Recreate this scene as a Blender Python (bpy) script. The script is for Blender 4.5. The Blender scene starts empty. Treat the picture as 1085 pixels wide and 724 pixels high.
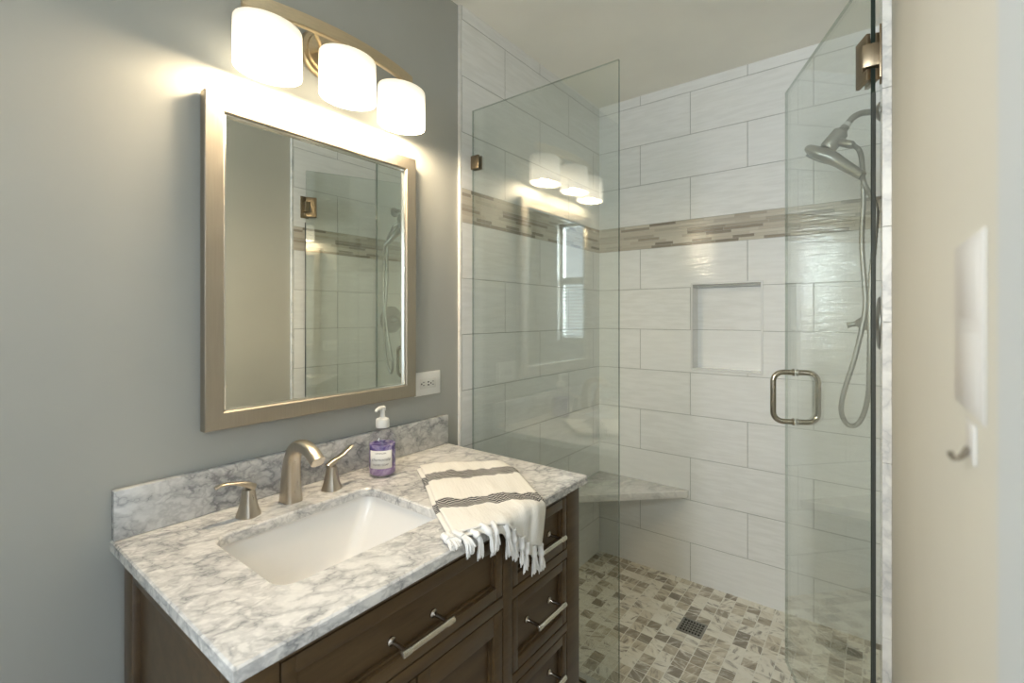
import bpy, bmesh, math, random
from mathutils import Vector, Matrix, noise as mnoise

PI = math.pi
random.seed(7)
SC = bpy.context.scene
COL = SC.collection

# ------------------------------------------------------------------ camera
cam_d = bpy.data.cameras.new('camera')
cam = bpy.data.objects.new('camera', cam_d)
COL.objects.link(cam)
cam.location = (1.222, 0.0, 1.2925)
cam.rotation_euler = (PI / 2, 0, math.radians(37.583))
cam_d.sensor_fit = 'HORIZONTAL'
cam_d.sensor_width = 36.0
cam_d.lens = 502.19 / 1085 * 36
cam_d.shift_y = -(362 - 335) / 1085
cam_d.clip_start = 0.005
cam_d.dof.use_dof = True
cam_d.dof.focus_distance = 1.35
cam_d.dof.aperture_fstop = 5.0
SC.camera = cam

# ------------------------------------------------------------------ world, daylight, exposure
W = bpy.data.worlds.new('world')
SC.world = W
W.use_nodes = True
bg = W.node_tree.nodes['Background']
bg.inputs[0].default_value = (0.80, 0.90, 1.0, 1)
bg.inputs[1].default_value = 1.05

def area(name, loc, rot, sx, sy, power, color):
    l = bpy.data.lights.new(name, 'AREA')
    l.shape = 'RECTANGLE'
    l.size, l.size_y = sx, sy
    l.energy = power
    l.color = color
    o = bpy.data.objects.new(name, l)
    o.location = loc
    o.rotation_euler = rot
    COL.objects.link(o)
    return o

# daylight outside the window in the wall behind the camera
area('window_daylight', (0.44, -1.28, 1.85), (math.radians(80), 0, math.radians(-18)), 0.95, 1.4, 180, (0.90, 0.95, 1.0))
BULB_POWER = 4.8
BULB_COLOR = (1.0, 0.80, 0.55)

SC.view_settings.view_transform = 'Standard'
SC.view_settings.look = 'None'
SC.view_settings.gamma = 1.0
SC.view_settings.use_curve_mapping = False
SC.view_settings.exposure = 0.95
SC.cycles.max_bounces = 14
SC.cycles.diffuse_bounces = 6
SC.cycles.glossy_bounces = 6
SC.cycles.transparent_max_bounces = 24
SC.cycles.use_denoising = True
SC.cycles.sample_clamp_indirect = 6.0
SC.cycles.caustics_reflective = False
SC.cycles.caustics_refractive = False


# ------------------------------------------------------------------ node helpers
class G:
    def __init__(self, name):
        self.m = bpy.data.materials.new(name)
        self.m.use_nodes = True
        self.t = self.m.node_tree
        self.t.nodes.clear()
        self.out = self.t.nodes.new('ShaderNodeOutputMaterial')

    def node(self, typ, **kw):
        n = self.t.nodes.new('ShaderNode' + typ)
        for k, v in kw.items():
            setattr(n, k, v)
        return n

    def put(self, sock, v):
        if isinstance(v, bpy.types.NodeSocket):
            self.t.links.new(v, sock)
        elif isinstance(v, (tuple, list)):
            if len(v) == 3 and len(sock.default_value) == 4:
                v = (*v, 1)
            sock.default_value = v
        else:
            sock.default_value = v

    def math(self, op, a, b=0.0, c=None):
        n = self.node('Math', operation=op)
        self.put(n.inputs[0], a)
        self.put(n.inputs[1], b)
        if c is not None:
            self.put(n.inputs[2], c)
        return n.outputs[0]

    def vmath(self, op, a, b=(0, 0, 0)):
        n = self.node('VectorMath', operation=op)
        self.put(n.inputs[0], a)
        self.put(n.inputs[1], b)
        return n.outputs[0]

    def pos(self, kind='Object'):
        return self.node('TexCoord').outputs[kind]

    def sep(self, v):
        n = self.node('SeparateXYZ')
        self.put(n.inputs[0], v)
        return n.outputs

    def comb(self, x, y, z):
        n = self.node('CombineXYZ')
        for i, q in enumerate((x, y, z)):
            self.put(n.inputs[i], q)
        return n.outputs[0]

    def noise(self, v, scale, detail=3.0, rough=0.5, out='Fac', dist=0.0):
        n = self.node('TexNoise')
        self.put(n.inputs['Vector'], v)
        n.inputs['Scale'].default_value = scale
        n.inputs['Detail'].default_value = detail
        n.inputs['Roughness'].default_value = rough
        n.inputs['Distortion'].default_value = dist
        return n.outputs[out]

    def voro(self, v, scale, feature='DISTANCE_TO_EDGE', rnd=1.0):
        n = self.node('TexVoronoi', feature=feature)
        self.put(n.inputs['Vector'], v)
        n.inputs['Scale'].default_value = scale
        n.inputs['Randomness'].default_value = rnd
        return n.outputs[0]

    def white(self, v):
        n = self.node('TexWhiteNoise')
        self.put(n.inputs['Vector'], v)
        return n.outputs['Value']

    def ss(self, x, a, b, c=0.0, d=1.0):
        n = self.node('MapRange', interpolation_type='SMOOTHSTEP')
        self.put(n.inputs[0], x)
        for i, q in enumerate((a, b, c, d)):
            self.put(n.inputs[i + 1], q)
        return n.outputs[0]

    def mix(self, f, a, b, mode='MIX'):
        n = self.node('Mix', data_type='RGBA', blend_type=mode)
        self.put(n.inputs[0], f)
        self.put(n.inputs[6], a)
        self.put(n.inputs[7], b)
        return n.outputs[2]

    def ramp(self, x, stops):
        n = self.node('ValToRGB')
        self.put(n.inputs[0], x)
        el = n.color_ramp.elements
        while len(el) < len(stops):
            el.new(0.5)
        for e, (p, c) in zip(el, stops):
            e.position = p
            e.color = (*c, 1)
        return n.outputs[0]

    def bump(self, h, strength, dist=0.001):
        n = self.node('Bump')
        self.put(n.inputs['Height'], h)
        n.inputs['Strength'].default_value = strength
        n.inputs['Distance'].default_value = dist
        return n.outputs[0]

    def pbsdf(self, color, rough=0.5, metal=0.0, normal=None, spec=0.5, **kw):
        n = self.node('BsdfPrincipled')
        self.put(n.inputs['Base Color'], color)
        self.put(n.inputs['Roughness'], rough)
        self.put(n.inputs['Metallic'], metal)
        self.put(n.inputs['Specular IOR Level'], spec)
        if normal is not None:
            self.put(n.inputs['Normal'], normal)
        for k, v in kw.items():
            self.put(n.inputs[k.replace('_', ' ')], v)
        return n.outputs[0]

    def finish(self, sh):
        self.t.links.new(sh, self.out.inputs[0])
        return self.m


def simple(name, color, rough=0.5, metal=0.0, spec=0.5, vary=0.0, vscale=8.0, bump=0.0, bscale=300.0):
    g = G(name)
    c = color
    p = g.pos()
    if vary:
        f = g.ss(g.noise(p, vscale, 4), 0.3, 0.7)
        c = g.mix(f, tuple(q * (1 - vary) for q in color), tuple(min(1, q * (1 + vary)) for q in color))
    nrm = g.bump(g.noise(p, bscale, 2), bump, 0.001) if bump else None
    return g.finish(g.pbsdf(c, rough, metal, nrm, spec))


def brushed(name, color, rough=0.3, axis=2, spread=0.12):
    g = G(name)
    s = [14.0, 14.0, 14.0]
    for i in range(3):
        if i != axis:
            s[i] = 260.0
    v = g.vmath('MULTIPLY', g.pos(), tuple(s))
    nz = g.noise(v, 1.0, 3)
    r = g.math('MULTIPLY_ADD', nz, spread, rough - spread / 2)
    c = g.mix(nz, tuple(q * 0.86 for q in color), tuple(min(1, q * 1.1) for q in color))
    return g.finish(g.pbsdf(c, r, 1.0, g.bump(nz, 0.05, 0.0005)))


def marble(name, scale=1.0, amount=1.0, rough=0.14, base=(0.80, 0.785, 0.755), dark=(0.30, 0.30, 0.305)):
    g = G(name)
    p = g.pos()
    rot = g.node('VectorRotate')
    g.put(rot.inputs['Vector'], p)
    rot.inputs['Axis'].default_value = (0.25, 0.1, 1)
    rot.inputs['Angle'].default_value = math.radians(28)
    p = g.vmath('MULTIPLY', rot.outputs[0], (1.0 * scale, 0.62 * scale, 1.0 * scale))
    w = g.vmath('SUBTRACT', g.noise(p, 16, 4, 0.6, 'Color'), (0.5, 0.5, 0.5))
    q = g.vmath('ADD', p, g.vmath('MULTIPLY', w, (0.085, 0.085, 0.085)))
    e1 = g.voro(q, 25)
    e2 = g.voro(g.vmath('ADD', q, (3.1, 1.7, 0.4)), 50)
    big = g.noise(p, 5.5, 4, 0.55)
    mid = g.noise(q, 18, 5, 0.65)
    v1 = g.math('MULTIPLY', g.ss(e1, 0.0, 0.32, 1.0, 0.0), g.ss(mid, 0.30, 0.62))
    v2 = g.math('MULTIPLY', g.ss(e2, 0.0, 0.24, 1.0, 0.0), g.ss(big, 0.30, 0.56))
    th = g.math('MULTIPLY', g.ss(e1, 0.0, 0.045, 1.0, 0.0), g.ss(mid, 0.42, 0.6))
    cl = g.ss(big, 0.40, 0.75)
    s = g.math('ADD', g.math('MULTIPLY', v1, 0.46), g.math('MULTIPLY', v2, 0.30))
    s = g.math('ADD', s, g.math('MULTIPLY', cl, 0.26))
    s = g.math('ADD', s, g.math('MULTIPLY', th, 0.25))
    s = g.math('MINIMUM', g.math('MULTIPLY', s, amount), 1.0)
    c = g.mix(s, base, dark)
    return g.finish(g.pbsdf(c, rough, 0.0))


TL, TH = 0.5090, 0.2075      # tile length and course height
BAND0, BAND1 = 1.6395, 1.7640  # the mosaic band


def tile_mat(name, axis, u0, tl=TL):
    """white glazed wall tile in running bond with a strip mosaic band"""
    g = G(name)
    x, y, z = g.sep(g.pos())
    u = g.math('SUBTRACT', x if axis == 0 else y, u0)
    low = g.math('LESS_THAN', z, (BAND0 + BAND1) / 2)
    # course index counted away from the band (0, -1, .. below; 0, 1, .. above)
    zl = g.math('DIVIDE', g.math('SUBTRACT', z, BAND0), TH)
    zu = g.math('DIVIDE', g.math('SUBTRACT', z, BAND1), TH)
    zz = g.math('ADD', g.math('MULTIPLY', low, zl), g.math('MULTIPLY', g.math('SUBTRACT', 1.0, low), zu))
    row = g.math('FLOOR', zz)
    par = g.math('FLOORED_MODULO', row, 2.0)          # 1 for the course under the band
    uu = g.math('ADD', g.math('DIVIDE', u, tl), g.math('MULTIPLY', g.math('SUBTRACT', 1.0, par), 0.5))
    fu = g.math('FRACT', uu)
    fz = g.math('FRACT', zz)
    du = g.math('MULTIPLY', g.math('MINIMUM', fu, g.math('SUBTRACT', 1.0, fu)), tl)
    dz = g.math('MULTIPLY', g.math('MINIMUM', fz, g.math('SUBTRACT', 1.0, fz)), TH)
    d = g.math('MINIMUM', du, dz)
    grout = g.ss(d, 0.0007, 0.0017, 1.0, 0.0)
    rnd = g.white(g.comb(g.math('FLOOR', uu), row, 3.3))
    # ripples of the glaze
    rip = g.noise(g.vmath('MULTIPLY', g.pos(), (8, 8, 60)), 1.0, 3, 0.55)
    tilec = g.mix(rnd, (0.80, 0.80, 0.775), (0.84, 0.84, 0.82))
    tilec = g.mix(g.ss(rip, 0.35, 0.65), tilec, (0.86, 0.86, 0.84))
    tilec = g.mix(grout, tilec, (0.40, 0.40, 0.38))
    # mosaic strips
    inb = g.math('MULTIPLY', g.math('GREATER_THAN', z, BAND0), g.math('LESS_THAN', z, BAND1))
    nr = 9.0
    bz = g.math('MULTIPLY', g.math('SUBTRACT', z, BAND0), nr / (BAND1 - BAND0))
    br = g.math('FLOOR', bz)
    r1 = g.white(g.comb(br, 1.7, 0.2))
    r2 = g.white(g.comb(br, 8.7, 4.2))
    ln = g.math('MULTIPLY_ADD', r2, 0.13, 0.085)
    bu = g.math('ADD', g.math('DIVIDE', u, ln), g.math('MULTIPLY', r1, 9.0))
    bu = g.math('ADD', bu, 20.0)
    cell = g.white(g.comb(g.math('FLOOR', bu), br, 5.5))
    bc = g.ramp(cell, [(0.0, (0.62, 0.58, 0.49)), (0.30, (0.53, 0.47, 0.38)), (0.50, (0.66, 0.62, 0.53)),
                       (0.64, (0.36, 0.305, 0.235)), (0.84, (0.21, 0.175, 0.135)), (1.0, (0.58, 0.53, 0.43))])
    bn = g.noise(g.vmath('MULTIPLY', g.pos(), (25, 25, 160)), 1.0, 4, 0.6)
    bc = g.mix(g.math('MULTIPLY', bn, 0.30), bc, (0.72, 0.68, 0.60))
    fb = g.math('FRACT', bz)
    fbu = g.math('FRACT', bu)
    dbz = g.math('MULTIPLY', g.math('MINIMUM', fb, g.math('SUBTRACT', 1.0, fb)), (BAND1 - BAND0) / nr)
    dbu = g.math('MULTIPLY', g.math('MINIMUM', fbu, g.math('SUBTRACT', 1.0, fbu)), ln)
    bg_ = g.ss(g.math('MINIMUM', dbz, dbu), 0.0003, 0.0010, 1.0, 0.0)
    bc = g.mix(bg_, bc, (0.60, 0.57, 0.50))
    c = g.mix(inb, tilec, bc)
    gr = g.math('ADD', g.math('MULTIPLY', grout, g.math('SUBTRACT', 1.0, inb)), g.math('MULTIPLY', bg_, inb))
    h = g.math('SUBTRACT', g.math('MULTIPLY', rip, 0.8), g.math('MULTIPLY', gr, 1.0))
    ro = g.math('MULTIPLY_ADD', gr, 0.5, 0.11)
    return g.finish(g.pbsdf(c, ro, 0.0, g.bump(h, 0.8, 0.0026), 0.32))


def mosaic_floor(name, pitch=0.0515, ox=0.0, oy=0.0):
    g = G(name)
    p = g.pos()
    x, y, z = g.sep(p)
    ux = g.math('DIVIDE', g.math('SUBTRACT', x, ox), pitch)
    uy = g.math('DIVIDE', g.math('SUBTRACT', y, oy), pitch)
    ix, iy = g.math('FLOOR', ux), g.math('FLOOR', uy)
    r = g.white(g.comb(ix, iy, 0.5))
    r2 = g.white(g.comb(iy, ix, 7.5))
    c = g.ramp(r, [(0.0, (0.82, 0.79, 0.70)), (0.45, (0.77, 0.73, 0.63)), (0.62, (0.63, 0.57, 0.45)),
                   (0.78, (0.43, 0.37, 0.28)), (0.90, (0.27, 0.235, 0.185)), (1.0, (0.52, 0.46, 0.36))])
    ang = g.math('MULTIPLY', r2, 6.28)
    rt = g.node('VectorRotate', rotation_type='Z_AXIS')
    g.put(rt.inputs['Vector'], p)
    g.put(rt.inputs['Angle'], ang)
    q = g.vmath('ADD', g.vmath('MULTIPLY', rt.outputs[0], (14, 45, 1)), g.comb(g.math('MULTIPLY', r, 40.0), g.math('MULTIPLY', r2, 40.0), 0.0))
    v = g.noise(q, 1.0, 5, 0.62, dist=0.6)
    c = g.mix(g.ss(v, 0.50, 0.68, 0.0, 0.85), c, (0.24, 0.205, 0.16))
    c = g.mix(g.ss(v, 0.30, 0.50, 0.75, 0.0), c, (0.86, 0.83, 0.75))
    fx, fy = g.math('FRACT', ux), g.math('FRACT', uy)
    d = g.math('MINIMUM', g.math('MINIMUM', fx, g.math('SUBTRACT', 1.0, fx)), g.math('MINIMUM', fy, g.math('SUBTRACT', 1.0, fy)))
    gr = g.ss(d, 0.016, 0.040, 1.0, 0.0)
    c = g.mix(gr, c, (0.80, 0.78, 0.70))
    return g.finish(g.pbsdf(c, g.math('MULTIPLY_ADD', gr, 0.4, 0.32), 0.0, g.bump(g.math('SUBTRACT', 1.0, gr), 0.3, 0.001)))


def clear_glass(name, tint, r0=0.05, rough=0.0):
    """thin clear pane: see-through with mirror reflection growing at glancing angles"""
    g = G(name)
    tr = g.node('BsdfTransparent')
    g.put(tr.inputs[0], tint)
    gl = g.node('BsdfGlossy')
    g.put(gl.inputs['Color'], (1, 1, 1))
    gl.inputs['Roughness'].default_value = rough
    geo = g.node('NewGeometry')
    n = g.node('VectorMath', operation='DOT_PRODUCT')
    g.put(n.inputs[0], geo.outputs['Incoming'])
    g.put(n.inputs[1], geo.outputs['Normal'])
    c = g.math('ABSOLUTE', n.outputs['Value'])
    f = g.math('POWER', g.math('SUBTRACT', 1.0, c), 5.0)
    f = g.math('MULTIPLY_ADD', f, 1 - r0, r0)
    mx = g.node('MixShader')
    g.put(mx.inputs[0], f)
    g.t.links.new(tr.outputs[0], mx.inputs[1])
    g.t.links.new(gl.outputs[0], mx.inputs[2])
    return g.finish(mx.outputs[0])


def emit_shade(name):
    """lit white linen-glass lamp shade with faint horizontal threads, brightest low where the bulb sits"""
    g = G(name)
    x, y, z = g.sep(g.pos())
    th = g.noise(g.vmath('MULTIPLY', g.pos(), (14, 14, 420)), 1.0, 3, 0.6)
    h = g.ss(z, -0.045, 0.06)
    st = g.math('MULTIPLY', g.math('SUBTRACT', 1.5, g.math('MULTIPLY', h, 1.22)), g.math('MULTIPLY_ADD', th, 0.28, 0.86))
    p = g.pbsdf((0.82, 0.80, 0.74), 0.3, 0.0, None, 0.5)
    n = p.node
    g.put(n.inputs['Emission Color'], (1.0, 0.88, 0.68))
    g.put(n.inputs['Emission Strength'], st)
    return g.finish(p)


# ------------------------------------------------------------------ materials
def paint(name, col):
    return simple(name, col, 0.55, 0, 0.35, 0.03, 2.5, 0.05, 260)


M = {}
M['paint'] = paint('greige_paint', (0.415, 0.418, 0.385))
M['paint_beige'] = paint('beige_paint', (0.45, 0.435, 0.37))
M['ceiling'] = paint('ceiling_paint', (0.90, 0.87, 0.785))
M['white_paint'] = paint('white_paint', (0.40, 0.425, 0.425))
M['tile_left'] = tile_mat('tile_left', 1, 1.2705)
M['tile_back'] = tile_mat('tile_back', 0, 0.2475)
M['tile_niche'] = tile_mat('tile_niche', 0, 0.2, 4.0)
M['tile_right'] = tile_mat('tile_right', 1, 1.2705)
M['mosaic'] = mosaic_floor('mosaic_floor', 0.0515, 0.563, 1.957)
M['bath_floor'] = simple('bath_floor', (0.52, 0.49, 0.43), 0.35, vary=0.1)
M['marble'] = marble('carrara_counter', 1.15, 1.05)
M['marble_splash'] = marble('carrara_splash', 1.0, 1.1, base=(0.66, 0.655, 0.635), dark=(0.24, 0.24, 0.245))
M['marble_soft'] = marble('carrara_soft', 0.55, 0.55)
M['marble_trim'] = marble('carrara_trim', 0.6, 0.75, 0.25, base=(0.72, 0.705, 0.66))
M['wood'] = None
M['nickel'] = brushed('brushed_nickel', (0.53, 0.475, 0.395), 0.30, 2)
M['nickel_light'] = brushed('polished_nickel', (0.83, 0.79, 0.71), 0.24, 1)
M['nickel_dark'] = brushed('shadowed_nickel_posts', (0.42, 0.37, 0.31), 0.22, 0)  # nickel darkened in its colour to put shadow on the pull posts
M['frame'] = brushed('mirror_frame_metal', (0.43, 0.385, 0.315), 0.50, 2, 0.18)
M['silver'] = simple('silver_lip', (0.85, 0.83, 0.78), 0.2, 1.0)
M['gold'] = brushed('fixture_metal', (0.66, 0.55, 0.38), 0.32, 1)
M['bronze'] = brushed('hinge_metal', (0.27, 0.215, 0.145), 0.36, 2)
M['chrome'] = brushed('shower_metal', (0.36, 0.35, 0.32), 0.40, 2)
M['dark'] = simple('dark_void', (0.012, 0.011, 0.010), 0.6)
M['mirror'] = simple('mirror_silvering', (0.92, 0.94, 0.89), 0.0, 1.0)
M['porcelain'] = simple('porcelain', (0.80, 0.79, 0.77), 0.12)
M['plastic_white'] = simple('white_plastic', (0.80, 0.79, 0.75), 0.35)
M['glass'] = clear_glass('clear_pane', (0.945, 0.968, 0.952), 0.105)
M['glass_edge'] = simple('glass_edge', (0.018, 0.028, 0.023), 0.15)
M['edge_clear'] = clear_glass('clear_edge', (0.55, 0.62, 0.58), 0.10)
M['shade'] = emit_shade('lit_shade')


def wood():
    g = G('espresso_wood')
    p = g.vmath('MULTIPLY', g.pos(), (30, 4, 30))
    n1 = g.noise(p, 1.0, 5, 0.6, dist=0.4)
    n2 = g.noise(g.pos(), 5.0, 3)
    c = g.mix(g.ss(n1, 0.3, 0.7), (0.056, 0.032, 0.0135), (0.105, 0.064, 0.028))
    c = g.mix(g.math('MULTIPLY', n2, 0.35), c, (0.118, 0.074, 0.034))
    return g.finish(g.pbsdf(c, 0.33, 0.0, g.bump(n1, 0.04, 0.001), 0.5))


M['wood'] = wood()


# ------------------------------------------------------------------ mesh helpers
class MB:
    def __init__(self):
        self.bm = bmesh.new()
        self.mi = 0

    def _mark(self, faces):
        for f in faces:
            f.material_index = self.mi

    def box(self, lo, hi, bev=0.0, seg=2, mat=None):
        b = bmesh.new()
        bmesh.ops.create_cube(b, size=1)
        for v in b.verts:
            v.co = Vector(((lo[i] + hi[i]) / 2 + v.co[i] * (hi[i] - lo[i]) for i in range(3)))
        if bev:
            bmesh.ops.bevel(b, geom=b.edges[:], offset=bev, segments=seg, profile=0.5, affect='EDGES')
        self.merge(b, mat)
        return self

    def merge(self, b, mat=None):
        if mat is not None:
            bmesh.ops.transform(b, matrix=mat, verts=b.verts)
        for f in b.faces:
            f.material_index = self.mi
        me = bpy.data.meshes.new('tmp')
        b.to_mesh(me)
        b.free()
        self.bm.from_mesh(me)
        bpy.data.meshes.remove(me)

    def prism(self, pts, a, b, axis=2, bev=0.0, seg=2, mat=None):
        """closed polygon of 2D points extruded along an axis from a to b"""
        q = bmesh.new()
        o = [i for i in range(3) if i != axis]

        def mk(p, h):
            c = [0, 0, 0]
            c[o[0]], c[o[1]], c[axis] = p[0], p[1], h
            return q.verts.new(c)
        lo = [mk(p, a) for p in pts]
        hi = [mk(p, b) for p in pts]
        q.faces.new(lo[::-1])
        q.faces.new(hi)
        n = len(pts)
        for i in range(n):
            q.faces.new((lo[i], lo[(i + 1) % n], hi[(i + 1) % n], hi[i]))
        bmesh.ops.recalc_face_normals(q, faces=q.faces[:])
        if bev:
            es = [e for e in q.edges if (e.verts[0] in lo) == (e.verts[1] in lo)]
            bmesh.ops.bevel(q, geom=es, offset=bev, segments=seg, profile=0.5, affect='EDGES')
        self.merge(q, mat)
        return self

    def lathe(self, prof, n=32, mat=None, sx=1.0, sy=1.0, close=False):
        """profile of (r, z) turned about z"""
        q = bmesh.new()
        rings = []
        for r, z in prof:
            if r < 1e-6:
                rings.append([q.verts.new((0, 0, z))])
            else:
                rings.append([q.verts.new((r * sx * math.cos(2 * PI * i / n), r * sy * math.sin(2 * PI * i / n), z)) for i in range(n)])
        prs = list(zip(rings, rings[1:]))
        if close:
            prs.append((rings[-1], rings[0]))
        for A, B in prs:
            for i in range(n):
                j = (i + 1) % n
                if len(A) == 1 and len(B) == 1:
                    continue
                if len(A) == 1:
                    q.faces.new((A[0], B[j], B[i]))
                elif len(B) == 1:
                    q.faces.new((A[i], A[j], B[0]))
                else:
                    q.faces.new((A[i], A[j], B[j], B[i]))
        bmesh.ops.recalc_face_normals(q, faces=q.faces[:])
        self.merge(q, mat)
        return self

    def tube(self, pts, rad, n=12, cap=True, flat=None, up=None):
        """sweep along points; rad is a number, list, or list of (a, b) half sizes"""
        pts = [Vector(p) for p in pts]
        k = len(pts)
        if not isinstance(rad, (list, tuple)):
            rad = [rad] * k
        q = bmesh.new()
        T = []
        for i in range(k):
            d = pts[min(i + 1, k - 1)] - pts[max(i - 1, 0)]
            T.append(d.normalized())
        ref = Vector(up) if up else (Vector((0, 0, 1)) if abs(T[0].z) < 0.9 else Vector((1, 0, 0)))
        rings = []
        nrm = (ref - T[0] * ref.dot(T[0])).normalized()
        for i in range(k):
            nrm = (nrm - T[i] * nrm.dot(T[i])).normalized()
            bi = T[i].cross(nrm)
            r = rad[i]
            a, b = r if isinstance(r, (tuple, list)) else (r, r)
            ring = []
            for j in range(n):
                t = 2 * PI * j / n
                cx, cy = math.cos(t), math.sin(t)
                if flat:
                    cx = math.copysign(abs(cx) ** flat, cx)
                    cy = math.copysign(abs(cy) ** flat, cy)
                ring.append(q.verts.new(pts[i] + nrm * (a * cx) + bi * (b * cy)))
            rings.append(ring)
        for A, B in zip(rings, rings[1:]):
            for i in range(n):
                j = (i + 1) % n
                q.faces.new((A[i], A[j], B[j], B[i]))
        if cap:
            q.faces.new(rings[0][::-1])
            q.faces.new(rings[-1])
        bmesh.ops.recalc_face_normals(q, faces=q.faces[:])
        self.merge(q)
        return self

    def grid(self, rows):
        """rows of 3D points into a sheet"""
        q = bmesh.new()
        vs = [[q.verts.new(p) for p in r] for r in rows]
        for A, B in zip(vs, vs[1:]):
            for i in range(len(A) - 1):
                q.faces.new((A[i], A[i + 1], B[i + 1], B[i]))
        self.merge(q)
        return self

    def build(self, name, mats, parent=None, smooth=True, angle=35):
        me = bpy.data.meshes.new(name)
        # object origin: keep vertices in the parent's space
        self.bm.to_mesh(me)
        self.bm.free()
        for m in (mats if isinstance(mats, (list, tuple)) else [mats]):
            me.materials.append(m)
        if smooth:
            me.shade_smooth()
            me.set_sharp_from_angle(angle=math.radians(angle))
        o = bpy.data.objects.new(name, me)
        COL.objects.link(o)
        if parent:
            o.parent = parent
        return o


def smoothpath(pts, n=8):
    """Catmull-Rom through the points"""
    P = [Vector(p) for p in pts]
    P = [P[0] * 2 - P[1]] + P + [P[-1] * 2 - P[-2]]
    out = []
    for i in range(1, len(P) - 2):
        a, b, c, d = P[i - 1:i + 3]
        for j in range(n):
            t = j / n
            out.append(0.5 * ((2 * b) + (c - a) * t + (2 * a - 5 * b + 4 * c - d) * t * t + (3 * b - a - 3 * c + d) * t ** 3))
    out.append(P[-2])
    return out


def tag(o, label, cat, group=None):
    o['label'] = label
    o['category'] = cat
    if group:
        o['group'] = group
    return o


def thing(name, label, cat, loc=(0, 0, 0), rotz=0.0, group=None):
    o = bpy.data.objects.new(name, None)
    o.empty_display_size = 0.05
    COL.objects.link(o)
    o.location = loc
    o.rotation_euler = (0, 0, rotz)
    return tag(o, label, cat, group)


def struct(mb, name, mats, parent=None, smooth=False):
    o = mb.build(name, mats, parent, smooth)
    if parent is None:
        o['kind'] = 'structure'
    return o


def rrect(x0, x1, y0, y1, r, n=6):
    out = []
    for cx, cy, a0 in ((x1 - r, y1 - r, 0), (x0 + r, y1 - r, 90), (x0 + r, y0 + r, 180), (x1 - r, y0 + r, 270)):
        for i in range(n + 1):
            a = math.radians(a0 + 90 * i / n)
            out.append((cx + r * math.cos(a), cy + r * math.sin(a)))
    return out


# ------------------------------------------------------------------ the room
CEIL = 2.437
YB = 2.361          # shower back wall (tile face)
YT = 1.260          # where the tile begins
XL, XR = 0.012, 1.231   # tile faces
XP = 1.247          # painted right wall at the tile
YR = -0.90          # wall behind the camera

struct(MB().box((-0.10, YR - 0.1, 0), (0, YB + 0.1, CEIL)), 'wall_left', M['paint'])
struct(MB().box((0.0, YT + 0.0105, 0.0), (XL, YB, CEIL)), 'wall_shower_left', M['tile_left'])

# back wall with the recessed niche
nx0, nx1, nz0, nz1, nd = 0.513, 0.811, BAND0 - 3 * TH + 0.021, BAND0 - TH + 0.012, 0.085
mb = MB()
for lo, hi in (((0, YB, 0), (nx0, YB + 0.14, CEIL)), ((nx1, YB, 0), (XR + 0.1, YB + 0.14, CEIL)),
               ((nx0, YB, 0), (nx1, YB + 0.14, nz0)), ((nx0, YB, nz1), (nx1, YB + 0.14, CEIL))):
    mb.box(lo, hi)
mb.mi = 1
mb.box((nx0, YB + nd, nz0), (nx1, YB + 0.14, nz1))
struct(mb, 'wall_back', [M['tile_back'], M['tile_niche']])
# slim white edging round the niche mouth
mb = MB()
e, pz = 0.009, 0.003
for lo, hi in (((nx0 - e, YB - pz, nz0 - e), (nx0, YB + 0.004, nz1 + e)), ((nx1, YB - pz, nz0 - e), (nx1 + e, YB + 0.004, nz1 + e)),
               ((nx0, YB - pz, nz0 - e), (nx1, YB + 0.004, nz0)), ((nx0, YB - pz, nz1), (nx1, YB + 0.004, nz1 + e))):
    mb.box(lo, hi, 0.0015)
struct(mb, 'trim_3', simple('edging_white', (0.76, 0.76, 0.74), 0.2))

struct(MB().box((XR, YT + 0.0105, 0), (XR + 0.10, YB, CEIL)), 'wall_shower_right', M['tile_right'])
# painted right wall, running very slightly out of square up to the doorway
struct(MB().prism([(XP, YT + 0.0105), (XP + 0.0126, 0.235), (XP + 0.115, 0.235), (XP + 0.115, YT + 0.0105)], 0, CEIL), 'wall_right', M['paint_beige'])
struct(MB().box((XP + 0.02, YR, 0), (XP + 0.115, -0.62, CEIL)).box((XP + 0.02, -0.62, 2.05), (XP + 0.115, 0.235, CEIL)), 'wall_right_entry', M['paint_beige'])
# white door casing at the near end of the right wall
mb = MB().box((XP + 0.0095, 0.170, 0), (XP + 0.030, 0.245, 2.10), 0.003).box((XP + 0.0126, 0.19, 0), (XP + 0.13, 0.2345, 2.05), 0.002)
struct(mb, 'trim_4', M['white_paint'])
struct(MB().box((-0.1, YR - 0.1, -0.06), (XP + 2.2, YT, 0.0)), 'floor', M['bath_floor'])
struct(MB().box((-0.1, YT, -0.06), (XP + 0.115, YB + 0.14, 0.0)), 'floor_shower', M['mosaic'])
struct(MB().box((-0.1, YR - 0.1, CEIL), (XP + 0.115, YB + 0.14, CEIL + 0.06)), 'ceiling', M['ceiling'])

# marble pencil trims that finish the tile edges
def pencil(name, x0, x1, splits):
    mb = MB()
    z = 0.0
    for s in splits:
        mb.box((x0, YT, z), (x1, YT + 0.0105, s - 0.0008), 0.0012)
        z = s
    return struct(mb, name, M['marble_trim'])
M['marble_trim'] = marble('carrara_trim_pale', 0.6, 0.25, 0.25, base=(0.80, 0.785, 0.74))
pencil('trim_1', 0.0, XL, [0.3, 0.62, 0.93, 1.235, 1.54, 1.845, 2.15, CEIL])
M['marble_trim'] = marble('carrara_trim', 0.6, 0.75, 0.25, base=(0.70, 0.685, 0.64))
pencil('trim_2', XR, XP, [0.315, 0.62, 0.985, 1.28, 1.48, 1.77, 2.10, CEIL])

# low marble kerb the glass stands on
struct(MB().box((XL, 1.275, 0), (XR, 1.415, 0.088), 0.003), 'trim_5', M['marble_trim'])

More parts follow.
